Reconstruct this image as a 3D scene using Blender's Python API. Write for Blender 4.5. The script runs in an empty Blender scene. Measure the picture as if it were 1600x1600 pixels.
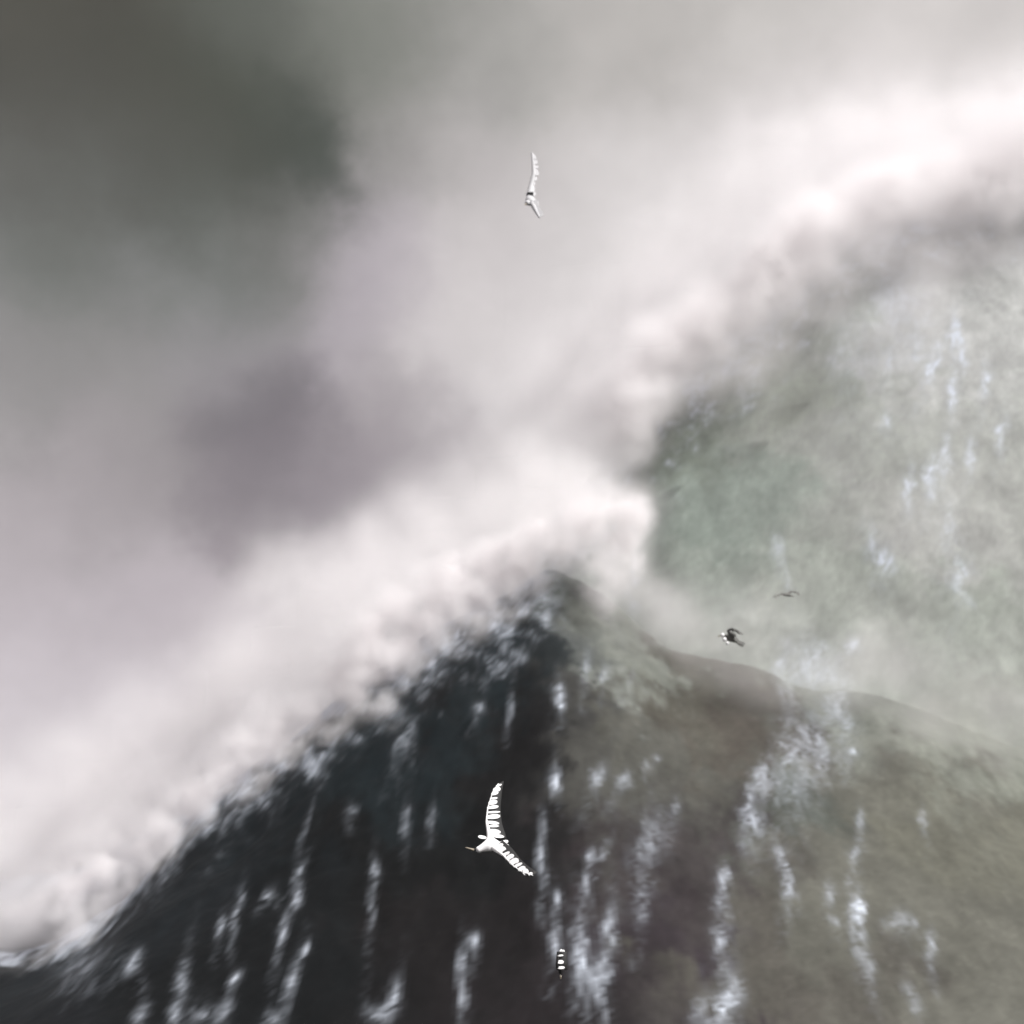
import bpy, math, random
import numpy as np
from mathutils import Vector, Matrix

# ------------------------------------------------------------------ camera
S = bpy.context.scene
COL = S.collection
FPX = 2222.2                       # focal length in pixels of a 1600 px frame (50 mm on 36 mm)
CAM = Vector((0.0, 0.0, 5.0))      # five metres over the trough
PITCH = math.atan(576 / FPX)       # looking up at the wave
cd = bpy.data.cameras.new('camera'); cam = bpy.data.objects.new('camera', cd); COL.objects.link(cam)
cd.lens = 50; cd.sensor_width = 36; cd.clip_start = 0.1; cd.clip_end = 30000
cam.location = CAM; cam.rotation_euler = (math.pi / 2 + PITCH, 0, 0)
cd.dof.use_dof = True; cd.dof.focus_distance = 17.5; cd.dof.aperture_fstop = 0.75
S.camera = cam

def ray(px, py):
    """unit-depth ray direction (world) of a point of the 1600 px frame"""
    u = (px - 800) / FPX; v = (800 - py) / FPX
    c, s = math.cos(PITCH), math.sin(PITCH)
    return u, c - s * v, s + c * v

def at(px, py, Y):
    u, y, z = ray(px, py); k = Y / y
    return (CAM.x + u * k, Y, CAM.z + z * k)

def lin(c):
    return tuple(((v / 255) / 12.92 if v / 255 <= 0.04045 else ((v / 255 + 0.055) / 1.055) ** 2.4) for v in c)

# ------------------------------------------------------------------ sun, sky, exposure
SUN_EL, SUN_AZ = 44, 122            # degrees; azimuth from +Y (view direction) towards +X
sd = bpy.data.lights.new('sun', 'SUN'); sd.energy = 4.9; sd.angle = math.radians(12); sd.color = (1, 0.98, 0.965)
sun = bpy.data.objects.new('sun', sd); COL.objects.link(sun)
dv = Vector((math.sin(math.radians(SUN_AZ)) * math.cos(math.radians(SUN_EL)),
             math.cos(math.radians(SUN_AZ)) * math.cos(math.radians(SUN_EL)), math.sin(math.radians(SUN_EL))))
sun.rotation_euler = dv.to_track_quat('Z', 'Y').to_euler()
S.view_settings.view_transform = 'Standard'; S.view_settings.look = 'None'
S.view_settings.gamma = 1; S.view_settings.use_curve_mapping = False
S.view_settings.exposure = 0.15
S.cycles.volume_bounces = 7; S.cycles.max_bounces = 12
S.cycles.volume_step_rate = 2.6; S.cycles.use_denoising = True
S.cycles.use_adaptive_sampling = True; S.cycles.adaptive_threshold = 0.03

class NT:
    """tiny helper to write node trees"""
    def __init__(s, tree, math_t='ShaderNodeMath', vec_t='ShaderNodeVectorMath'):
        s.t = tree; s.m = math_t; s.v = vec_t
    def put(s, sock, val):
        if isinstance(val, bpy.types.NodeSocket): s.t.links.new(val, sock)
        else: sock.default_value = val
    def node(s, typ, **kw):
        n = s.t.nodes.new(typ)
        for k, v in kw.items(): setattr(n, k, v)
        return n
    def math(s, op, a, b=0.0, c=None, clamp=False):
        n = s.node(s.m, operation=op); n.use_clamp = clamp
        s.put(n.inputs[0], a); s.put(n.inputs[1], b)
        if c is not None: s.put(n.inputs[2], c)
        return n.outputs[0]
    def vec(s, op, a, b=(0, 0, 0), out=0):
        n = s.node(s.v, operation=op); s.put(n.inputs[0], a); s.put(n.inputs[1], b)
        return n.outputs[out]
    def scale(s, a, f):
        n = s.node(s.v, operation='SCALE'); s.put(n.inputs[0], a); s.put(n.inputs[3], f)
        return n.outputs[0]
    def noise(s, vec, scale, detail, rough=0.5, out=0):
        n = s.node('ShaderNodeTexNoise'); s.put(n.inputs['Vector'], vec)
        n.inputs['Scale'].default_value = scale; n.inputs['Detail'].default_value = detail
        n.inputs['Roughness'].default_value = rough
        return n.outputs[out]

# sky: a closed storm overcast. Cloud banks are soft patches round fixed directions of the sky;
# (frame point that names the direction, angular size in frame px, sRGB grey of the cloud bank, weight)
CLOUDS = [
    (60, 40, 130, (70, 68, 58)), (200, 140, 120, (62, 61, 51)), (340, 180, 110, (58, 61, 47)), (430, 215, 75, (46, 54, 43)), (500, 250, 48, (44, 54, 42)), (170, 290, 110, (76, 76, 69)), (290, 320, 80, (66, 71, 62)),
    (420, 40, 110, (88, 91, 83)), (640, 60, 100, (122, 124, 116)), (800, 90, 100, (160, 158, 154)), (590, 200, 60, (128, 128, 122)), (610, 280, 60, (146, 143, 141)),
    (700, 260, 80, (166, 162, 160)), (420, 370, 70, (116, 116, 112)), (300, 410, 70, (98, 104, 97)), (120, 430, 90, (102, 106, 100)), (240, 460, 60, (122, 124, 121)),
    (1000, 60, 120, (184, 180, 176)), (1060, 100, 50, (172, 168, 164)), (1250, 60, 120, (196, 192, 188)), (1500, 60, 130, (206, 201, 198)),
    (820, 330, 110, (196, 190, 190)), (560, 430, 90, (172, 164, 170)), (300, 510, 90, (146, 141, 144)), (110, 590, 100, (138, 135, 134)),
    (420, 610, 60, (104, 98, 103)), (480, 690, 80, (118, 110, 116)), (330, 660, 60, (114, 108, 112)), (390, 770, 70, (126, 118, 123)), (560, 770, 80, (138, 129, 135)), (640, 770, 60, (142, 132, 139)),
    (650, 690, 60, (150, 142, 146)), (620, 600, 60, (158, 150, 154)), (190, 760, 90, (154, 147, 149)), (390, 880, 45, (136, 127, 132)), (90, 850, 90, (172, 164, 167)),
    (110, 980, 100, (192, 183, 188)), (270, 960, 80, (184, 175, 180)), (130, 1130, 120, (206, 198, 203)), (750, 480, 100, (212, 206, 206)),
    (1050, 300, 150, (212, 207, 206)), (1400, 250, 160, (236, 229, 229)), (900, 900, 250, (205, 200, 201)), (1400, 900, 300, (205, 201, 201)),
]
world = bpy.data.worlds.new('World'); S.world = world; world.use_nodes = True
wt = world.node_tree; wt.nodes.clear(); W = NT(wt)
tc = W.node('ShaderNodeTexCoord').outputs['Generated']
d0 = W.vec('NORMALIZE', tc)
warp = W.scale(W.vec('SUBTRACT', W.noise(d0, 5.0, 7, 0.6, out=1), (0.5, 0.5, 0.5)), 0.17)
dw = W.vec('ADD', d0, warp)
sumc = None; sumw = None
for (px, py, r, c) in CLOUDS:
    D = Vector(ray(px, py)).normalized(); rr = r * 1.1 / FPX
    q = W.vec('DISTANCE', dw, tuple(D), out=1)
    w = W.math('EXPONENT', W.math('MULTIPLY', W.math('MULTIPLY', q, q), -1 / (rr * rr)))
    sumc = W.scale(lin(c), w) if sumc is None else W.vec('ADD', sumc, W.scale(lin(c), w))
    sumw = w if sumw is None else W.math('ADD', sumw, w)
REST = lin((206, 200, 201)); W0 = 0.02   # the rest of the overcast
sumc = W.vec('ADD', sumc, tuple(v * W0 for v in REST)); sumw = W.math('ADD', sumw, W0)
cl = W.scale(sumc, W.math('DIVIDE', 1.0, sumw))
grain = W.noise(d0, 16, 6, 0.6)
cl = W.scale(cl, W.math('MULTIPLY_ADD', grain, 0.30, 0.85))
sky = W.node('ShaderNodeTexSky', sky_type='NISHITA'); sky.sun_disc = False
sky.sun_elevation = math.radians(SUN_EL); sky.sun_rotation = math.radians(SUN_AZ)
bg1 = W.node('ShaderNodeBackground'); wt.links.new(sky.outputs[0], bg1.inputs[0]); bg1.inputs[1].default_value = 0.08
bg2 = W.node('ShaderNodeBackground'); wt.links.new(cl, bg2.inputs[0]); bg2.inputs[1].default_value = 0.92
mx = W.node('ShaderNodeMixShader'); mx.inputs[0].default_value = 0.97
wt.links.new(bg1.outputs[0], mx.inputs[1]); wt.links.new(bg2.outputs[0], mx.inputs[2])
wo = W.node('ShaderNodeOutputWorld'); wt.links.new(mx.outputs[0], wo.inputs[0])

def tag(o, label=None, cat=None, group=None, kind=None):
    for k, v in (('label', label), ('category', cat), ('group', group), ('kind', kind)):
        if v: o[k] = v
    return o

# ------------------------------------------------------------------ the sea
rng = np.random.default_rng(7)
def fbm_tile(n, beta, seed, lo=1, hi=1e9):
    r = np.random.default_rng(seed)
    f = np.fft.fft2(r.standard_normal((n, n)))
    k = np.hypot(np.fft.fftfreq(n)[:, None], np.fft.fftfreq(n)[None, :]) * n
    a = np.where((k >= lo) & (k <= hi), 1 / np.maximum(k, 1) ** beta, 0)
    t = np.fft.ifft2(f * a).real
    return t / t.std()
TILES = {}
def nz(x, y, size, beta=1.6, seed=1, lo=3, hi=1e9):
    """tileable fractal noise, tile edge `size` metres, bilinear"""
    key = (beta, seed, lo, hi)
    if key not in TILES: TILES[key] = fbm_tile(512, beta, seed, lo, hi)
    T = TILES[key]; n = 512
    u = np.mod(x / size, 1) * n; v = np.mod(y / size, 1) * n
    i = np.floor(u).astype(int); j = np.floor(v).astype(int); fu = u - i; fv = v - j
    i %= n; j %= n; i2 = (i + 1) % n; j2 = (j + 1) % n
    return (T[i, j] * (1 - fu) * (1 - fv) + T[i2, j] * fu * (1 - fv) + T[i, j2] * (1 - fu) * fv + T[i2, j2] * fu * fv)

def ridge(pts, Y):
    P = sorted([(at(px, py, Y)[0], at(px, py, Y)[2]) for px, py in pts])
    xs = np.array([p[0] for p in P]); zs = np.array([p[1] for p in P])
    g = np.linspace(xs[0], xs[-1], 1500); h = np.interp(g, xs, zs)
    k = np.exp(-np.linspace(-2, 2, 41) ** 2); k /= k.sum()
    h = np.convolve(np.pad(h, 20, mode='edge'), k, 'valid')
    return g, h
RIDGES = [  # crest points, distance, front width, back width, steepness
    (ridge([(-900, 1400), (-200, 1420), (0, 1470), (90, 1450), (215, 1370), (330, 1215), (450, 1135), (560, 1040), (700, 950), (800, 905), (840, 875),
            (890, 880), (940, 905), (990, 945), (1045, 985), (1120, 1000), (1180, 1015), (1230, 1040), (1280, 1052), (1350, 1052), (1420, 1075), (1500, 1110), (1650, 1180), (1900, 1300), (2600, 1400)], 48), 48, 26, 10, 1.7),
    (ridge([(-1200, 1370), (100, 1340), (400, 1190), (700, 950), (850, 800), (950, 690), (1000, 585), (1090, 540), (1200, 450), (1260, 370), (1350, 320),
            (1440, 290), (1524, 280), (1700, 200), (1900, 260), (2300, 600), (3200, 1250)], 72), 72, 34, 16, 1.25),
]
def height(x, y):
    x = np.asarray(x, float); y = np.asarray(y, float)
    acc = np.zeros_like(x) ; K = 1.1
    for (g, h), Y, wf, wb, p in RIDGES:
        yw = y + 1.0 * nz(x, y * 0 + Y, 160, 2.2, 3, 2, 14)
        H = np.interp(x, g, h)
        H = H * np.clip(1.6 - np.abs(x) / 160, 0, 1)
        if Y == 48: wb = np.interp(x, [1.5, 6], [wb, 34])    # the swell runs on into the far wave's foot
        t = (Y - yw) / wf
        f = np.where(t >= 0, np.clip(1 - t, 0, 1) ** p, np.exp(-((yw - Y) / wb) ** 2))
        acc = acc + np.exp(np.clip(H * f, -5, 60) / K)
    z = K * np.log(acc / 2.0 + 1e-9)
    near = np.clip(z / 5, 0.15, 1) * np.interp(x, [1, 6], [1, 0.45])
    z = z + near * (0.16 * nz(x, y, 60, 2.0, 5, 3, 40) + 0.03 * nz(x * 1.6, y * 0.9, 23, 1.5, 9, 6))
    return z

def hit(px, py):
    u, dy, dz = ray(px, py)
    Y = np.linspace(14, 130, 1400); k = Y / dy
    zr = CAM.z + dz * k; zz = height(CAM.x + u * k, Y)
    b = np.where(zz >= zr)[0]
    if len(b) == 0: return at(px, py, 72)
    i = b[0]; return (float(CAM.x + u * k[i]), float(Y[i]), float(zz[i]))

def axis(lo, hi, step, far, grow=1.16):
    a = list(np.arange(lo, hi, step)); s = step; v = a[-1]; up = []
    while v < far: s *= grow; v += s; up.append(v)
    s = step; v = lo; dn = []
    while v > -far: s *= grow; v -= s; dn.append(v)
    return np.array(dn[::-1] + a + up)
xs = axis(-30, 36, 0.12, 9000); ys = axis(20, 76, 0.12, 9000)
X, Y = np.meshgrid(xs, ys, indexing='ij'); Z = height(X, Y)
nx, ny = X.shape
co = np.stack([X, Y, Z], -1).reshape(-1, 3)
idx = np.arange(nx * ny).reshape(nx, ny)
F = np.stack([idx[:-1, :-1], idx[1:, :-1], idx[1:, 1:], idx[:-1, 1:]], -1).reshape(-1, 4)
me = bpy.data.meshes.new('sea')
me.vertices.add(len(co)); me.vertices.foreach_set('co', co.ravel().astype(np.float32))
me.loops.add(F.size); me.loops.foreach_set('vertex_index', F.ravel().astype(np.int32))
me.polygons.add(len(F)); me.polygons.foreach_set('loop_start', np.arange(0, F.size, 4, dtype=np.int32))
me.polygons.foreach_set('use_smooth', np.ones(len(F), bool)); me.update()
sea = bpy.data.objects.new('sea', me); COL.objects.link(sea); tag(sea, kind='structure')

# sea tones: clear dark, silt-brown, aerated green-grey water, with shading gradients painted in; (frame point on the surface, spread in m, sRGB tone)
SHADED_WATER = [
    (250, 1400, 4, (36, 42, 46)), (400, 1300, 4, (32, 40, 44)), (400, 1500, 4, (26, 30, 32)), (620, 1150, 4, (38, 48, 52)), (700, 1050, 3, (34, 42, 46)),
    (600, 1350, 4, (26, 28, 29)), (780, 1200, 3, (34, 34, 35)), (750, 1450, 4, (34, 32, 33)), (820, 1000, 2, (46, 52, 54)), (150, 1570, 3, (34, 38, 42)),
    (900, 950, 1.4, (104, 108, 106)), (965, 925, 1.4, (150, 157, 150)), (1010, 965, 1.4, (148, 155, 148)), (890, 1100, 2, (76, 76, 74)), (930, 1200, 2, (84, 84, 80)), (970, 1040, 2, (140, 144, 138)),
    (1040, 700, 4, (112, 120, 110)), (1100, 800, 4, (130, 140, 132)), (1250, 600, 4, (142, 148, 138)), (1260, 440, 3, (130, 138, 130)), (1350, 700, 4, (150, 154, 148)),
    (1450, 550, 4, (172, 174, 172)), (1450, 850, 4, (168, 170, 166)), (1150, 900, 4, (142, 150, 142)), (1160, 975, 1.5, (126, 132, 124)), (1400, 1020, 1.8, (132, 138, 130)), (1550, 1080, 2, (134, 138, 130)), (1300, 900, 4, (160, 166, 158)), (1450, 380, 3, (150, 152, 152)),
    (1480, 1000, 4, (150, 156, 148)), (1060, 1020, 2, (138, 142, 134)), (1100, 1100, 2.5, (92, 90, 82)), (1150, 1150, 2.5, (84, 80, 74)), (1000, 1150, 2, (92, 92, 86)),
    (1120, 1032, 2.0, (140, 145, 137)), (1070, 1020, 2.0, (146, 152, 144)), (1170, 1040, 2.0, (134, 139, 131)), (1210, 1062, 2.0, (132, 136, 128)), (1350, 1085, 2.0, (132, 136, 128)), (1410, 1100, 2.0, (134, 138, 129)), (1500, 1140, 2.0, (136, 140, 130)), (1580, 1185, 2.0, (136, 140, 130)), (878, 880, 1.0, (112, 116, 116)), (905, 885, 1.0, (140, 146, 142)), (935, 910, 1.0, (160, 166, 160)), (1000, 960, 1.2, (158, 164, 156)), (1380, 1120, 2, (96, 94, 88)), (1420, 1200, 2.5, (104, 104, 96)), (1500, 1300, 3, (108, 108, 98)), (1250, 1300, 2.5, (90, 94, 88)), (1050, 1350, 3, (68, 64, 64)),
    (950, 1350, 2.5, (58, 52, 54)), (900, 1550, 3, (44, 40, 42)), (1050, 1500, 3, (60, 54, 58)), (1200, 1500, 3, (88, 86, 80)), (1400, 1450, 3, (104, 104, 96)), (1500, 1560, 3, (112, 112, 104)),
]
TONE_SCALE = 0.58   # scales the painted sea tones to the strength of the scene's light
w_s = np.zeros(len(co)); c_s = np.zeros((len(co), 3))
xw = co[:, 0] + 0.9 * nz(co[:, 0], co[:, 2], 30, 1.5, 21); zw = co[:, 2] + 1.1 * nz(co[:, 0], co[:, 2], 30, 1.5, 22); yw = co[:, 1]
for px, py, r, c in SHADED_WATER:
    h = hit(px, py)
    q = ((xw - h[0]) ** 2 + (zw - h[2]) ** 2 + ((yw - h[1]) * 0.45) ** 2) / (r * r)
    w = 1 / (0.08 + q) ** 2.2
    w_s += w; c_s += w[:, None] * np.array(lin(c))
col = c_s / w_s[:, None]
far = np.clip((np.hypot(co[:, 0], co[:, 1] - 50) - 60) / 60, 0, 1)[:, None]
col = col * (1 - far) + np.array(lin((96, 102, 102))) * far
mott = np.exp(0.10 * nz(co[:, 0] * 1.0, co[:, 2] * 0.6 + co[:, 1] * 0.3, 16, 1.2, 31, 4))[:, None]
col = np.clip(col * TONE_SCALE * mott * np.where(co[:, 1] < 50, np.interp(co[:, 0], [-2, 2, 6], [0.68, 0.85, 1.12]), np.interp(co[:, 1], [50, 70], [1.15, 1.6]))[:, None], 0, 0.8)  # brightness also shifted per wave in the colour, to balance its lighting

# foam: patches and flecks torn down the faces  (x, y, half width, half length, lean in deg, strength)
FLECKS = [
    (345, 1445, 7, 14, 20, .55), (365, 1438, 6, 16, 10, .6), (420, 1400, 10, 8, 40, .7), (462, 1402, 9, 16, 20, .75), (466, 1368, 6, 16, 40, .6), (440, 1470, 7, 24, 15, .6),
    (475, 1490, 6, 14, 20, .8), (455, 1535, 8, 30, 20, .55), (366, 1530, 9, 9, 30, .85), (290, 1530, 9, 34, 10, .45), (205, 1505, 12, 9, -30, .7), (110, 1520, 16, 8, -20, .5), (150, 1500, 20, 8, -25, .4),
    (585, 1360, 7, 12, 0, .6), (582, 1420, 6, 40, 2, .25), (610, 1560, 10, 26, 25, .65), (595, 1585, 18, 14, 20, .5), (738, 1472, 9, 10, 0, .8), (722, 1510, 7, 22, 0, .65), (725, 1560, 9, 26, 5, .45),
    (748, 1108, 9, 8, 30, .6), (797, 1112, 6, 14, 10, .5), (610, 1100, 16, 22, -30, .45), (630, 1160, 14, 26, 20, .3), (548, 1268, 9, 7, 0, .5), (635, 1285, 7, 18, 5, .4), (675, 1280, 6, 14, 5, .35),
    (480, 1290, 5, 30, 20, .3), (378, 1400, 6, 14, 10, .45), (350, 1580, 12, 14, 20, .4), (215, 1590, 10, 14, 20, .5), (270, 1590, 9, 18, 10, .5), (315, 1585, 22, 10, 20, .45), (425, 1590, 14, 10, 20, .4),
    (868, 1218, 8, 12, 0, .85), (872, 1088, 9, 15, 0, .85), (846, 1345, 7, 26, 0, .55), (846, 1290, 6, 24, 0, .35), (925, 1343, 9, 10, 20, .7), (915, 1390, 6, 16, 10, .5), (940, 1360, 5, 40, 25, .25),
    (870, 1402, 8, 9, 0, .6), (864, 1475, 9, 22, 5, .8), (905, 1490, 15, 40, -3, .72), (930, 1540, 14, 26, -10, .6), (954, 1455, 11, 30, 5, .7), (945, 1520, 12, 30, 0, .4), (916, 1045, 7, 20, 5, .4), (945, 1060, 7, 14, 10, .35),
    (985, 1060, 7, 12, 30, .35), (935, 1220, 12, 18, 30, .4), (975, 1222, 10, 16, 30, .45), (1020, 1290, 28, 22, 20, .3), (1055, 1265, 8, 14, 10, .4), (1010, 1330, 14, 24, 10, .4), (1005, 1420, 9, 24, 10, .4),
    (1130, 1375, 9, 14, 0, .85), (1128, 1460, 14, 40, 5, .4), (1127, 1475, 8, 10, 0, .6), (1140, 1560, 18, 34, 15, .55), (1100, 1580, 14, 22, 10, .5), (1130, 1575, 8, 18, 25, .8),
    (1175, 1285, 16, 16, 0, .55), (1190, 1210, 8, 26, 20, .5), (1170, 1255, 8, 22, 20, .4), (1225, 1350, 9, 20, -25, .5), (1232, 1390, 8, 24, 10, .5), (1215, 1330, 10, 6, 0, .4), (1338, 1420, 9, 26, -5, .95), (1346, 1452, 6, 16, -10, .6),
    (1298, 1400, 9, 14, 0, .4), (1307, 1445, 9, 8, 0, .4), (1358, 1510, 8, 22, -10, .4), (1345, 1285, 7, 16, 0, .4), (1338, 1340, 7, 14, 25, .4), (1458, 1475, 7, 16, 0, .4), (1460, 1505, 6, 18, 0, .3), (1445, 1285, 7, 16, -10, .3),
    (1335, 1178, 9, 10, 20, .55), (1425, 1560, 10, 20, -15, .3), (1008, 1198, 8, 8, 0, .35), (1025, 1185, 8, 6, 20, .3), (1405, 1440, 30, 4, -65, .25),
    # cascade down the saddle
    (1260, 1050, 34, 34, 20, .40), (1230, 1085, 20, 34, 10, .40), (1300, 1105, 20, 28, 25, .50), (1322, 1135, 13, 20, 10, .7), (1275, 1140, 20, 30, 20, .5), (1245, 1165, 22, 34, 20, .45), (1228, 1185, 8, 26, 20, .7), (1285, 1180, 14, 22, 20, .55), (1200, 1220, 10, 24, 20, .55),
    (1312, 1098, 9, 18, 35, .75), (1250, 1220, 30, 30, 10, .28), (1300, 1060, 30, 24, 0, .3), (1220, 1040, 12, 8, 0, .45), (1270, 1020, 40, 12, 0, .25),
    # high right-hand face
    (1492, 525, 9, 24, 5, .85), (1457, 572, 8, 24, 25, .8), (1505, 560, 7, 18, 5, .55), (1488, 618, 7, 26, 3, .7), (1388, 570, 9, 14, 5, .5), (1432, 555, 9, 18, 5, .35), (1385, 665, 8, 12, 0, .4), (1455, 745, 12, 22, 10, .75), (1420, 760, 8, 26, 5, .55),
    (1478, 720, 10, 26, 10, .4), (1515, 710, 8, 24, 10, .4), (1540, 600, 8, 22, 8, .6), (1565, 680, 8, 24, 8, .5), (1378, 875, 18, 18, 0, .6), (1360, 840, 10, 20, -20, .35), (1215, 860, 8, 20, -5, .35), (1225, 895, 6, 20, -15, .35), (1330, 1010, 16, 14, 20, .35),
    (1480, 820, 14, 30, 10, .3), (1500, 900, 16, 30, 10, .3), (1325, 560, 40, 60, 0, .18), (1400, 480, 50, 60, 0, .3), (1160, 620, 10, 14, 10, .25),
    # lip of the near peak
    (990, 815, 12, 16, 30, .8), (970, 850, 14, 20, 20, .55), (990, 905, 10, 44, 5, .35), (940, 835, 26, 16, 0, .6), (900, 850, 24, 14, 0, .5), (780, 985, 9, 20, -20, .5), (585, 1030, 10, 14, 0, .5),
]
foam = np.zeros(len(co)); n1 = nz(co[:, 0], co[:, 2], 14, 1.3, 41, 5); n2 = nz(co[:, 0], co[:, 2], 14, 1.3, 42, 5)
n3 = nz(co[:, 0] * 1.5, co[:, 2] * 0.7, 9, 0.9, 43, 6)
for fx, fy, w, l, lean, s in FLECKS:
    h = hit(fx, fy); a = math.radians(lean) * 0.7
    h2 = hit(fx + l * math.sin(a), fy - l * math.cos(a))        # the upper end of the fleck on the same face
    if abs(h2[1] - h[1]) > 5: h2 = (h[0] + l * h[1] / FPX * math.sin(a), h[1], h[2] + l * h[1] / FPX)
    if 1190 < fx < 1330 and 1030 < fy < 1230: s *= 0.68      # thin broken veil in the saddle
    W2 = w * 0.72 * h[1] / FPX; D2 = np.array([h2[0] - h[0], h2[2] - h[2]]); L2 = max(np.hypot(*D2), 0.5 * W2); D2 = D2 / max(np.hypot(*D2), 1e-6)
    R2 = 3 * (W2 + L2)
    sel = np.where((np.abs(co[:, 0] - h[0]) < R2) & (np.abs(co[:, 2] - h[2]) < R2) & (np.abs(co[:, 1] - h[1]) < 6))[0]
    dx = co[sel, 0] - h[0] + W2 * 0.35 * n1[sel]; dz = co[sel, 2] - h[2] + L2 * 0.22 * n2[sel]
    p = (dx * D2[1] - dz * D2[0]) / W2; q = (dx * D2[0] + dz * D2[1]) / L2
    g = np.exp(-(p * p + q * q) ** 0.85) * s * (0.72 if h[1] < 52 and not 960 < fx < 1110 else 0.5 if h[1] < 52 else 1.3) * np.clip(1 + 0.42 * n3[sel], 0.1, 1.6)
    u2 = np.hypot(p * 0.8, (q + 1.2) * 0.33); g = np.maximum(g, 0.15 * s * np.exp(-u2 * u2) * np.clip(0.6 + 0.5 * n3[sel] + 0.3 * n1[sel], 0, 1.6))   # the thin trail below it
    foam[sel] = 1 - (1 - foam[sel]) * (1 - np.clip(g, 0, 1))
# white water on the crests themselves
for (g, h), Yc, dep, wdt in ((RIDGES[0][0], 48, 1.7, 5), (RIDGES[1][0], 72, 3.2, 8)):
    H = np.interp(co[:, 0], g, h)
    near = np.exp(-np.where(co[:, 1] < Yc, (Yc - co[:, 1]) / wdt, (co[:, 1] - Yc) / 2.5) ** 2) * np.exp(-np.clip((H - co[:, 2] + 0.5 * n1 * dep) / dep, 0, 9) ** 2)
    foam = np.maximum(foam, 0.9 * np.clip(near * (1.1 + 0.12 * n3), 0, 1) * (co[:, 2] > 2.5) * (np.clip((2.0 - co[:, 0]) / 2, 0, 1) if Yc == 48 else 1))
back = np.clip((co[:, 1] - 49.5) / 3, 0, 1) * np.clip((66 - co[:, 1]) / 3, 0, 1) * (co[:, 0] < 6)

def vattr(name, arr, typ):
    a = me.attributes.new(name, typ, 'POINT')
    if typ == 'FLOAT': a.data.foreach_set('value', arr.astype(np.float32))
    else: a.data.foreach_set('color', np.concatenate([arr, np.ones((len(arr), 1))], 1).ravel().astype(np.float32))
vattr('foam', foam, 'FLOAT'); vattr('shaded_water_colour', col, 'FLOAT_COLOR')

def material(name):
    m = bpy.data.materials.new(name); m.use_nodes = True
    return m, m.node_tree.nodes['Principled BSDF'], NT(m.node_tree)
m, b, N = material('sea_water')
fa = N.node('ShaderNodeAttribute', attribute_name='foam'); ca = N.node('ShaderNodeAttribute', attribute_name='shaded_water_colour')
pos = N.node('ShaderNodeNewGeometry').outputs['Position']
pst = N.vec('MULTIPLY', pos, (1.0, 0.5, 0.45))
br = N.noise(pst, 2.6, 6, 0.65)
f2 = N.math('MULTIPLY', fa.outputs['Fac'], N.math('MULTIPLY_ADD', br, 1.3, 0.45), clamp=True)
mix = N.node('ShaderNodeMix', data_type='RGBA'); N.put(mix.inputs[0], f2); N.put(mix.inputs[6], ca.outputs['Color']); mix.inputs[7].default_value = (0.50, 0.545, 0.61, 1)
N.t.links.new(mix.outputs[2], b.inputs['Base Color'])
N.put(b.inputs['Roughness'], N.math('MULTIPLY_ADD', f2, 0.1, 0.85))
b.inputs['IOR'].default_value = 1.33; b.inputs['Specular IOR Level'].default_value = 0.25
bump = N.node('ShaderNodeBump'); bump.inputs['Strength'].default_value = 0.3; bump.inputs['Distance'].default_value = 0.10
far = N.node('ShaderNodeMapRange'); N.put(far.inputs['Value'], N.vec('DOT_PRODUCT', pos, (0, 1, 0), out=1)); far.inputs['From Min'].default_value = 46; far.inputs['From Max'].default_value = 60; far.inputs['To Min'].default_value = 0.35; far.inputs['To Max'].default_value = 0.08; N.put(bump.inputs['Strength'], far.outputs[0])
N.put(bump.inputs['Height'], N.math('ADD', N.noise(pst, 0.9, 5, 0.5), f2)); N.t.links.new(bump.outputs[0], b.inputs['Normal'])
me.materials.append(m)

# ------------------------------------------------------------------ spray torn off the crests (a real volume)
BLOBS = []   # centre, radii, density
def blob(px, py, Yd, r, amp, ry=None, sx=1.0, sz=1.0):
    c = at(px, py, Yd); k = r * Yd / FPX
    BLOBS.append((c, (k * sx, ry or max(2.5, k), k * sz), amp))
def trail(pts, Yd, r0, r1, amp, n, ry=None):
    P = np.array(pts, float); L = np.r_[0, np.cumsum(np.hypot(*np.diff(P, axis=0).T))]
    for t in np.linspace(0, L[-1], n):
        blob(np.interp(t, L, P[:, 0]), np.interp(t, L, P[:, 1]), Yd, r0 + (r1 - r0) * t / L[-1], amp, ry)
vm = bpy.data.materials.new('spray_mist'); vm.use_nodes = True; vt = vm.node_tree; vt.nodes.clear()
pv = vt.nodes.new('ShaderNodeVolumePrincipled'); pv.inputs['Color'].default_value = (1.0, 0.982, 0.985, 1)
pv.inputs['Density'].default_value = 1.0; pv.inputs['Anisotropy'].default_value = 0.0
vo = vt.nodes.new('ShaderNodeOutputMaterial'); vt.links.new(pv.outputs[0], vo.inputs['Volume'])
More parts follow.
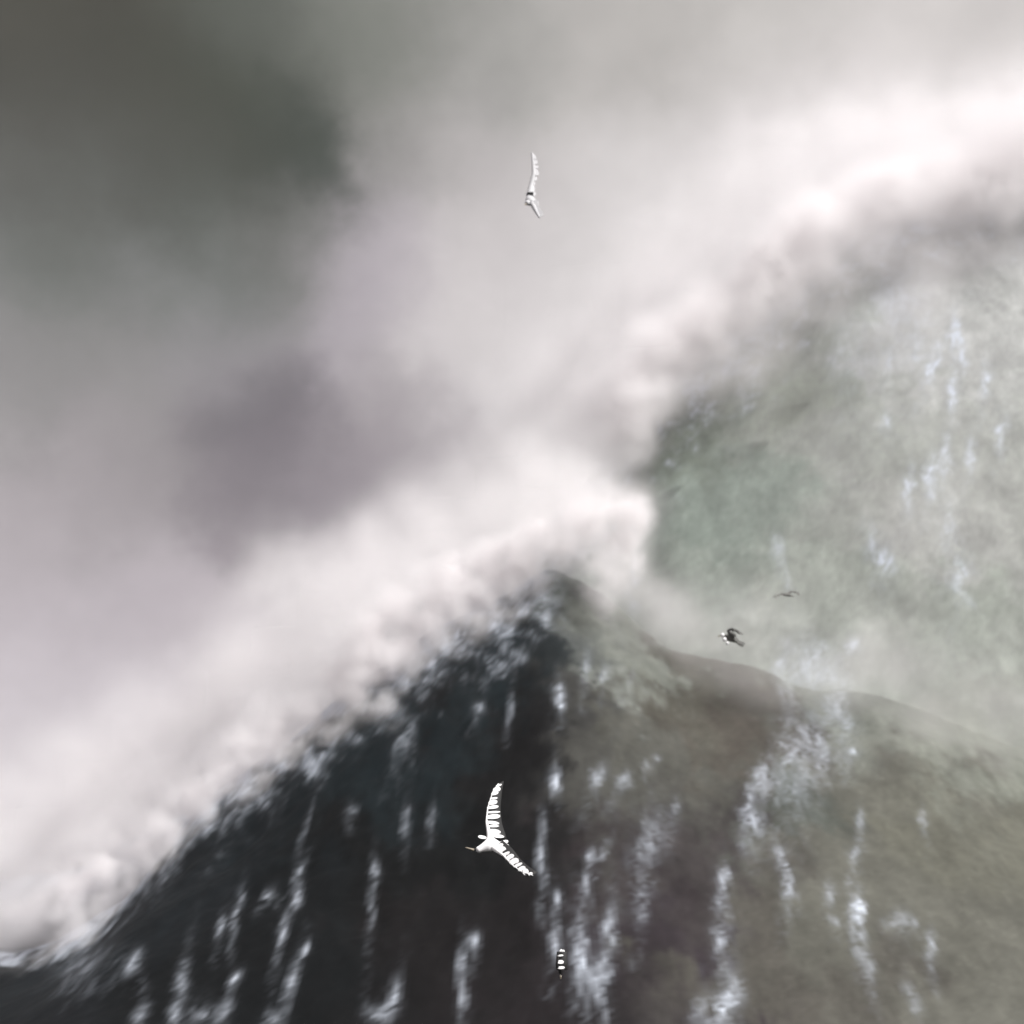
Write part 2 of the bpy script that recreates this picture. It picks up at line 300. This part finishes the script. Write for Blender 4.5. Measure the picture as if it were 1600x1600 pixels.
def make_spray(label, lo, hi, vox, warp, wscale, esc, e0, e1, emin, emax, floor):
    """a cloud of droplets: density grid of soft plumes, torn by turbulence"""
    bd = bpy.data.meshes.new('spray'); o = bpy.data.objects.new('spray', bd); COL.objects.link(o)
    gt = bpy.data.node_groups.new('spray_density', 'GeometryNodeTree')
    gt.interface.new_socket('Geometry', in_out='OUTPUT', socket_type='NodeSocketGeometry')
    G = NT(gt); P0 = G.node('GeometryNodeInputPosition').outputs[0]
    wv = G.scale(G.vec('SUBTRACT', G.noise(P0, wscale, 6, 0.62, out=1), (0.5, 0.5, 0.5)), warp)
    P1 = G.vec('ADD', P0, wv); tot = None
    for c, r, a in BLOBS:
        q = G.vec('MULTIPLY', G.vec('SUBTRACT', P1, c), tuple(1 / v for v in r))
        e = G.math('EXPONENT', G.math('MULTIPLY', G.vec('DOT_PRODUCT', q, q, out=1), -1.0))
        e = G.math('MULTIPLY', e, a); tot = e if tot is None else G.math('ADD', tot, e)
    ero = G.noise(G.vec('ADD', P0, (31, 7, 3)), esc, 5, 0.62)
    mr = G.node('ShaderNodeMapRange'); mr.inputs['From Min'].default_value = e0; mr.inputs['From Max'].default_value = e1
    mr.inputs['To Min'].default_value = emin; mr.inputs['To Max'].default_value = emax; G.put(mr.inputs['Value'], ero)
    den = G.math('MULTIPLY', tot, mr.outputs[0])
    den = G.math('MAXIMUM', den, floor) if floor else G.math('MAXIMUM', G.math('SUBTRACT', den, 0.01), 0.0)
    vc = G.node('GeometryNodeVolumeCube'); G.put(vc.inputs['Density'], den)
    vc.inputs['Min'].default_value = lo; vc.inputs['Max'].default_value = hi
    for i, k in enumerate(('Resolution X', 'Resolution Y', 'Resolution Z')): vc.inputs[k].default_value = int((hi[i] - lo[i]) / vox)
    sm = G.node('GeometryNodeSetMaterial'); sm.inputs['Material'].default_value = vm
    gt.links.new(vc.outputs[0], sm.inputs['Geometry'])
    go = G.node('NodeGroupOutput'); gt.links.new(sm.outputs[0], go.inputs[0])
    bd.materials.append(vm); o.modifiers.new('spray', 'NODES').node_group = gt
    tag(o, kind='stuff', label=label, cat='spray'); BLOBS.clear()
    return o
# the long soft plumes carried up and away from both crests, with thin haze between them
trail([(-60, 1380), (80, 1310), (200, 1230), (330, 1120), (460, 1030), (590, 950), (700, 880), (800, 830), (890, 790)], 52, 92, 62, 0.24, 14, 3.0)
trail([(430, 930), (540, 890), (640, 850), (740, 790), (850, 740), (930, 770)], 54, 46, 46, 0.24, 7, 3.0)
trail([(-20, 1400), (90, 1350), (230, 1270), (340, 1170), (470, 1090), (580, 1010), (690, 930), (790, 860), (900, 800), (960, 800)], 47.5, 42, 42, 0.40, 14, 1.6)
trail([(700, 850), (790, 760), (870, 680), (920, 600), (1000, 520), (1100, 440), (1180, 360), (1260, 300), (1360, 250), (1480, 240), (1600, 210), (1760, 140)], 76, 80, 95, 0.13, 15, 5.0)
trail([(900, 740), (950, 620), (1040, 540), (1150, 470), (1230, 390), (1320, 310), (1420, 280), (1520, 260), (1650, 220)], 69, 55, 60, 0.17, 10, 2.5)
blob(1560, 270, 67, 80, 0.2, 2); blob(1660, 220, 67, 110, 0.4, 2)
trail([(880, 600), (1000, 440), (1150, 320), (1300, 220), (1450, 190), (1600, 180)], 80, 110, 110, 0.05, 7, 6)
blob(1390, 520, 64, 100, 0.05, 3); blob(1170, 560, 64, 70, 0.10, 3); blob(1420, 440, 64, 80, 0.08, 3); blob(1300, 700, 58, 220, 0.012, 5); blob(1480, 800, 56, 180, 0.02, 4)
blob(1040, 960, 46, 90, 0.05, 1.6); blob(1150, 970, 46, 90, 0.04, 1.5); blob(1300, 1010, 46, 100, 0.04, 1.5); blob(1450, 1040, 46, 110, 0.05, 1.5); blob(1580, 1090, 46, 110, 0.05, 1.5)
trail([(1010, 960), (1060, 1000), (1130, 1010), (1200, 1040), (1280, 1070), (1360, 1060), (1440, 1090), (1540, 1140), (1640, 1200)], 44.6, 50, 64, 0.085, 14, 1.0)
blob(1530, 330, 66, 50, 0.10, 2); blob(1390, 370, 66, 50, 0.15, 2); blob(1570, 400, 65.5, 60, 0.14, 1.6); blob(955, 880, 45.5, 50, 0.20, 1.2); blob(1000, 940, 45.5, 60, 0.10, 1.2); blob(960, 640, 71, 75, 0.25, 3); blob(900, 690, 71, 70, 0.20, 3); blob(60, 1440, 46, 60, 0.3, 1.5); blob(-20, 1470, 45, 60, 0.3, 1.5)
make_spray('white wind-blown spray streaming in long plumes off both wave crests', (-44, 42, -3), (52, 94, 50), 0.42, 7.0, 0.2, 0.42, 0.38, 0.62, 0.1, 1.8, 0.0011)
# torn wisps spilling over the lip of the near crest
trail([(60, 1415), (130, 1390), (230, 1322), (340, 1222), (460, 1140), (570, 1052), (640, 990), (720, 942), (800, 905)], 46, 30, 30, 1.3, 22, 0.8)
trail([(150, 1415), (240, 1355), (340, 1262), (470, 1178), (590, 1085), (680, 1015), (790, 950)], 45, 26, 24, 0.4, 16, 0.7)
trail([(560, 1040), (650, 960), (740, 900), (810, 860), (870, 810), (930, 800), (985, 820)], 46, 40, 30, 1.2, 12, 0.9)
blob(990, 840, 46, 24, 1.3, .6); blob(975, 885, 45.6, 24, .8, .6); blob(850, 855, 45.6, 20, 1.0, .6); blob(890, 865, 45.4, 26, .9, .6); blob(930, 890, 45.4, 26, .8, .6); blob(960, 930, 45.2, 26, .5, .6); blob(600, 1110, 44.5, 24, .8, .6); blob(620, 1160, 44, 20, .4, .6)
blob(110, 1450, 44.5, 34, .6, .8, sx=1.6); blob(180, 1490, 43.5, 18, .5, .6, sx=2); blob(90, 1520, 43.5, 16, .4, .6, sx=2)
make_spray('torn white wisps of foam spray along the lip of the dark near wave', (-19, 41, -1), (7, 49.5, 21), 0.17, 2.6, 0.55, 1.1, 0.44, 0.60, 0.0, 2.2, 0)
# wisps over the lip of the far crest
trail([(975, 700), (990, 630), (1050, 550), (1125, 510), (1215, 435), (1270, 365), (1340, 330), (1410, 305), (1520, 300), (1620, 260)], 66.5, 40, 50, 0.85, 24, 1.4)
trail([(1030, 640), (1120, 600), (1200, 560), (1290, 450), (1370, 400)], 65, 30, 36, 0.14, 10, 1.2)
trail([(970, 690), (1010, 590), (1090, 530), (1200, 440), (1270, 360), (1360, 310), (1480, 285), (1620, 240)], 68.5, 40, 44, 0.5, 20, 1.6)
make_spray('ragged pale spray curling over the lip of the far grey-green wave', (2, 59, 17), (34, 71, 43), 0.26, 4.0, 0.3, 0.7, 0.36, 0.66, 0.15, 1.7, 0)

# ------------------------------------------------------------------ seabirds
def plain(name, c, rough=0.7):
    m, b, N = material(name)
    n = N.noise(N.node('ShaderNodeTexCoord').outputs['Object'], 30, 4)
    mx = N.node('ShaderNodeMix', data_type='RGBA'); N.put(mx.inputs[0], n)
    mx.inputs[6].default_value = (*[v * 0.93 for v in c], 1); mx.inputs[7].default_value = (*[min(0.95, v * 1.1) for v in c], 1)
    N.t.links.new(mx.outputs[2], b.inputs['Base Color']); b.inputs['Roughness'].default_value = rough
    return m
M_white = plain('white_plumage', (0.92, 0.92, 0.91)); M_black = plain('black_plumage', (0.012, 0.012, 0.012))
M_bill = plain('bill_horn', (0.30, 0.26, 0.20), 0.4); M_eye = plain('eye_gloss', (0.01, 0.01, 0.01), 0.15)
M_dark = plain('sooty_plumage', (0.13, 0.13, 0.12)); M_grey = plain('grey_plumage', (0.50, 0.50, 0.51))

def feather_mesh(name, mat):
    # a vane with a raised shaft: unit length along +X, unit half-width along Y, thin in Z
    out = [(0, .25), (.15, .8), (.5, 1), (.8, .9), (1, .35)]
    v = [(0, 0, .10)]; top = []
    ring = [(x, y) for x, y in out] + [(x, -y) for x, y in reversed(out)]
    vs = [(x, y, 0.0) for x, y in ring] + [(x, y, -0.08) for x, y in ring] + [(x, 0, 0.12) for x, _ in out]
    n = len(ring); fs = []
    for i in range(len(out) - 1):
        fs.append((i, 2 * n + i, 2 * n + i + 1, i + 1)); j = n - 1 - i
        fs.append((j, j - 1, 2 * n + i + 1, 2 * n + i))
    fs.append((0, n - 1, 2 * n)); fs.append((len(out) - 1, 2 * n + len(out) - 1, n - len(out)))
    for i in range(n): k = (i + 1) % n; fs.append((i, k, n + k, n + i))
    fs.append(tuple(n + i for i in reversed(range(n))))
    me = bpy.data.meshes.new(name); me.from_pydata(vs, [], fs); me.update(); me.materials.append(mat)
    return me
F_white = feather_mesh('wing_feather', M_white); F_grey = feather_mesh('wing_feather', M_grey); F_dark = feather_mesh('wing_feather', M_dark); F_black = feather_mesh('wing_feather', M_black)

def feather(name, mesh, parent, p, d, up, length, hw):
    d = Vector(d).normalized(); s = Vector(up).cross(d).normalized(); u = d.cross(s).normalized()
    o = bpy.data.objects.new(name, mesh); COL.objects.link(o); o.parent = parent
    R = Matrix((d * length, s * hw, u * 0.02)).transposed().to_4x4(); R.translation = Vector(p)
    o.matrix_local = R
    return o

def skin_body(name, joints, edges, mat, parent, flat=1.0):
    me = bpy.data.meshes.new(name); me.from_pydata([j[0] for j in joints], edges, []); me.update(); me.materials.append(mat)
    o = bpy.data.objects.new(name, me); COL.objects.link(o); o.parent = parent
    sk = o.modifiers.new('skin', 'SKIN'); sk.use_smooth_shade = True
    for i, j in enumerate(joints):
        r = j[1] if isinstance(j[1], tuple) else (j[1], j[1])
        me.skin_vertices[0].data[i].radius = r; me.skin_vertices[0].data[i].use_root = (i == 0)
    o.modifiers.new('smooth', 'SUBSURF').levels = 2; o.modifiers['smooth'].render_levels = 2
    return o

def lathe(name, p, d, prof, mat, parent, n=8):
    d = Vector(d).normalized(); a = d.orthogonal().normalized(); b2 = d.cross(a)
    vs = []; fs = []
    for t, r in prof:
        for i in range(n):
            th = 2 * math.pi * i / n; vs.append(Vector(p) + d * t + (a * math.cos(th) + b2 * math.sin(th)) * r)
    for k in range(len(prof) - 1):
        for i in range(n): j = (i + 1) % n; fs.append((k * n + i, k * n + j, (k + 1) * n + j, (k + 1) * n + i))
    fs.append(tuple(range(n))[::-1]); fs.append(tuple((len(prof) - 1) * n + i for i in range(n)))
    me = bpy.data.meshes.new(name); me.from_pydata([tuple(v) for v in vs], [], fs); me.update(); me.materials.append(mat)
    for pl in me.polygons: pl.use_smooth = True
    o = bpy.data.objects.new(name, me); COL.objects.link(o); o.parent = parent
    return o

def blade(name, centre, half, up, thick, mat, parent):
    """a thin curved panel with real thickness: centre line points, half widths and the chord direction of each"""
    vs = []; fs = []; n = len(centre)
    for (c, h) in zip(centre, half):
        c = Vector(c); ch, k0, k1 = h
        ch = Vector(ch).normalized()
        for s in (0.5, -0.5):
            vs.append(c - ch * k0 + Vector(up) * thick * s); vs.append(c + ch * (k1 - k0) * 0.4 + Vector(up) * thick * (s * 2.4)); vs.append(c + ch * k1 + Vector(up) * thick * s)
    for i in range(n - 1):
        a, b2 = i * 6, (i + 1) * 6
        for q in ((0, 1), (1, 2)): fs.append((a + q[0], a + q[1], b2 + q[1], b2 + q[0])); fs.append((a + 3 + q[1], a + 3 + q[0], b2 + 3 + q[0], b2 + 3 + q[1]))
        fs.append((a + 2, a + 5, b2 + 5, b2 + 2)); fs.append((a + 3, a, b2, b2 + 3))
    fs.append((0, 3, 4, 1)); fs.append((1, 4, 5, 2)); e = (n - 1) * 6; fs.append((e + 1, e + 4, e + 3, e)); fs.append((e + 2, e + 5, e + 4, e + 1))
    me = bpy.data.meshes.new(name); me.from_pydata([tuple(v) for v in vs], [], fs); me.update(); me.materials.append(mat)
    for p in me.polygons: p.use_smooth = True
    o = bpy.data.objects.new(name, me); COL.objects.link(o); o.parent = parent
    return o

def bird(px, py, dist, label, spine, head, bill, wings, tail, mats, group='seabirds flying over the storm wave', sc=1.0, bars=True):
    """joints are offsets in frame px (x right, y down) and metres of depth from the bird's centre"""
    k = dist / FPX * sc
    root = bpy.data.objects.new('seabird', None); COL.objects.link(root); root.location = at(px, py, dist)
    root.rotation_euler = (PITCH * 0.0, 0, 0); tag(root, label, 'seabird', group)
    V = lambda q: Vector(at(px + q[0] * sc, py + q[1] * sc, dist + q[2] * sc)) - root.location
    bodym, fmesh, under = mats
    js = [(V(p), r * k) for p, r in spine]; es = [(i, i + 1) for i in range(len(spine) - 1)]
    js = [(tuple(a), b) for a, b in js]
    mid = 0
    hb = len(js); js.append((tuple(V(head[0])), head[1] * k)); es.append((len(spine) - 1, hb))
    mid = len(spine) // 2
    for wg in wings:
        prev = wg.get('root', mid)
        for p, r in wg['bones']:
            js.append((tuple(V(p)), r * k)); es.append((prev, len(js) - 1)); prev = len(js) - 1
    # root the skin at the body's middle joint
    order = [mid] + [i for i in range(len(js)) if i != mid]; inv = {o: n for n, o in enumerate(order)}
    body = skin_body('body', [js[i] for i in order], [(inv[a], inv[b2]) for a, b2 in es], bodym, root)
    hp = V(head[0]); bt = V(bill)
    dirb = (bt - hp); L = dirb.length
    lathe('bill', hp + dirb.normalized() * head[1] * k * 0.6, dirb, [(0, .014 * sc), (L * .35, .011 * sc), (L * .8, .008 * sc), (L, .002 * sc)], M_bill, root)
    for s in (-1, 1):
        e = hp + dirb.normalized() * head[1] * k * .4 + Vector((0, s * head[1] * k * .82, head[1] * k * .3))
        lathe('eye', e - Vector((0, s * .004, 0)), (0, s, 0), [(0, .006), (.004, .007), (.008, .003)], M_eye, root)
    for wg in wings:
        pts = [V(p) for p, r in wg['bones']]; ch = [Vector((c[0] * k, c[2] * sc, -c[1] * k)) for c in wg['chords']]
        L = [0]
        for a, b2 in zip(pts, pts[1:]): L.append(L[-1] + (b2 - a).length)
        def samp(arr, t):
            for i in range(len(L) - 1):
                if t <= L[i + 1] or i == len(L) - 2:
                    u = (t - L[i]) / max(1e-6, L[i + 1] - L[i]); return arr[i].lerp(arr[i + 1], min(1, u))
        face = Vector((0, -1, 0.15)).normalized(); tilt = Vector((0.15, -0.92, 0.35)).normalized()
        if under:
            ts = np.linspace(0, L[-1], 12)
            cen = [samp(pts, t) + Vector((0, .012 * sc, 0)) for t in ts]
            hf = [(samp(ch, t), 2.6 * k, samp(ch, t).length + 2.6 * k) for t in ts]
            blade('wing_covert', cen, hf, face, .006 * sc, under, root)
        n = wg['n']
        for i in range(n):
            t = L[-1] * (i + 0.35) / n * 0.985; c = samp(ch, t); p = samp(pts, t)
            ax = (samp(pts, min(L[-1], t + .05)) - samp(pts, max(0, t - .05))).normalized()
            dr = c.normalized() + ax * (wg.get('rake', .25) * (0.4 + 1.0 * i / n) + .10 * math.sin(i * 3.7))
            hw = L[-1] / n * wg.get('fill', .42) * (0.85 + .35 * math.sin(i * 2.1))
            feather('wing_feather', fmesh, root, p - Vector((0, .008 * sc, 0)) - c.normalized() * 1.2 * k, dr, tilt, c.length * (1.0 + .16 * math.sin(i * 5.3)), hw)
    for (dx, dy, dz), (lx, ly, lz), hw in tail:
        feather('tail_feather', fmesh, root, V((dx, dy, dz)), V((lx, ly, lz)), (0, -1, .3), V((lx, ly, lz)).length, hw * k)
    return root

bird(765, 1321, 17, 'large white gull with black-barred wings banking over the dark wave face',
     spine=[((19, -1, .05), 3.2), ((11, -2, .03), 7.2), ((1, -1, 0), 9.5), ((-9, 3, -.03), 7.4), ((-16, 6, -.05), 5.0)],
     head=((-21, 8, -.06), 5.6), bill=(-35, 4, -.08),
     wings=[dict(bones=[((0, -14, .05), 4.4), ((-5, -38, .16), 1.6), ((-3, -58, .22), 1.1), ((5, -84, .30), .8), ((14, -97, .36), .8)],
                 chords=[(24, 4, .02), (21, 2, .02), (17, -1, .02), (12, -2, .02), (6, -3, .02)], n=12, rake=.12),
            dict(bones=[((6, 4, -.06), 4.6), ((22, 16, -.2), 1.8), ((36, 31, -.32), 1.1), ((50, 41, -.42), .8), ((68, 47, -.52), .7)],
                 chords=[(12, -10, .02), (11, -9, .02), (9, -8, .02), (8, -6, .02), (5, -3, .02)], n=9, rake=.5, fill=.42)],
     tail=[((14, -2, .04), (15, -5, .02), 3.4), ((14, 0, .04), (16, 0, .02), 3.4), ((14, 2, .04), (14, 5, .02), 3.2), ((-5, -12, 0), (-13, -2, -.03), 2.6)],
     mats=(M_white, F_white, M_black))
bird(828, 314, 25, 'pale white gull gliding high above the crest in the bright mist',
     spine=[((9, 0, .10), 3.0), ((5, 0, .05), 5.6), ((0, 0, 0), 7.4), ((-3, 2, -.06), 6.0), ((-4, 3, -.10), 4.4)],
     head=((-5, 4, -.15), 3.6), bill=(-8, 6, -.22),
     wings=[dict(bones=[((0, -10, .05), 6), ((2, -24, .16), 4.6), ((6, -42, .22), 3.6), ((5, -60, .30), 2.8), ((3, -76, .36), 1.6)],
                 chords=[(11, 2, .02), (9, 1, .02), (9, 0, .02), (9, -1, .02), (6, -1, .02)], n=8, rake=.12, fill=.6),
            dict(bones=[((3, 4, -.06), 4), ((7, 11, -.2), 4), ((11, 19, -.32), 3.0), ((15, 26, -.42), 1.6)],
                 chords=[(9, -8, .02), (8, -7, .02), (7, -6, .02), (5, -4, .02)], n=6, rake=.4, fill=.6)],
     tail=[((6, 1, .06), (8, 1, .05), 2.4), ((6, 3, .06), (8, 3, .05), 2.4)],
     mats=(M_grey, F_grey, None))
bird(877, 1505, 20, 'small white bird with black bars plunging upright beside pale foam streaks',
     spine=[((2, -16, .03), 2.2), ((1, -9, .02), 3.8), ((0, 0, 0), 5.0), ((-1, 8, -.01), 4.4), ((-1, 13, -.02), 3.4)],
     head=((-1, 17, -.02), 3.4), bill=(-1, 23, -.02),
     wings=[dict(bones=[((-5, 10, -.05), 2), ((-6, 2, -.06), 1.8), ((-5, -8, -.05), 1.4), ((-4, -18, -.03), .8)],
                 chords=[(11, 0, -.01), (12, 0, -.01), (11, 0, -.01), (9, 0, -.01)], n=3, rake=.0, fill=.30),
            dict(bones=[((5, 8, .06), 2), ((6, 1, .07), 1.8), ((5, -8, .06), 1.4), ((4, -17, .04), .8)],
                 chords=[(-6, 0, .01), (-6, 0, .01), (-5, 0, .01), (-4, 0, .01)], n=3, rake=.0, fill=.30)],
     tail=[((0, -14, .02), (0, -8, .01), 2.6), ((2, -14, .02), (2, -7, .01), 2.2)],
     mats=(M_black, F_white, M_black))
bird(1228, 928, 30, 'tiny dark bird with level wings skimming the grey-green wave face',
     spine=[((9, 3, .04), 1.2), ((4, 2, .02), 2.4), ((0, 1, 0), 3.0), ((-4, 1, -.02), 2.2)],
     head=((-7, 1, -.03), 2.0), bill=(-11, 1, -.04),
     wings=[dict(bones=[((2, -1, .1), 1.8), ((8, -4, .2), 1.3), ((15, -3, .3), .9), ((22, 1, .36), .5)], chords=[(4, 3, .05), (4, 3, .05), (4, 2, .04), (3, 1, .02)], n=5, rake=.4, fill=.5),
            dict(bones=[((-2, 0, -.1), 1.8), ((-8, 0, -.2), 1.3), ((-14, 3, -.3), .9), ((-21, 5, -.36), .5)], chords=[(5, 2, .05), (5, 2, .05), (4, 1, .04), (3, 0, .02)], n=5, rake=-.4, fill=.5)],
     tail=[((7, 3, .03), (6, 1, .02), 1.5)], mats=(M_dark, F_dark, None))
bird(1138, 997, 30, 'dark bird with white head and breast above the brown swell hump',
     spine=[((14, 6, .04), 2.2), ((8, 3, .02), 4.2), ((0, 0, 0), 5.2), ((-5, -1, -.02), 4.0)],
     head=((-9, -4, -.03), 3.4), bill=(-15, -3, -.04),
     wings=[dict(bones=[((3, -5, -.05), 3), ((-1, -12, -.1), 2.2), ((6, -15, -.15), 1.6), ((16, -10, -.2), 1)], chords=[(14, 12, .02), (14, 10, .02), (12, 8, .02), (9, 6, .02)], n=6, rake=.5, fill=.6)],
     tail=[((12, 6, .03), (12, 7, .02), 3), ((12, 5, .03), (14, 4, .02), 3)], mats=(M_dark, F_dark, None))
rt = bpy.data.objects['seabird.004'] if 'seabird.004' in bpy.data.objects else None
if rt:
    k = 30 / FPX
    for (x, y, r) in ((-10, -4, 3.4), (-7, 3, 3.6), (-3, 9, 3.0)):
        lathe('breast_feather', (x * k, -.085, -y * k), (0.1, -1, 0), [(-.02, r * k * .5), (0, r * k), (.02, r * k * .8), (.03, r * k * .3)], M_white, rt)
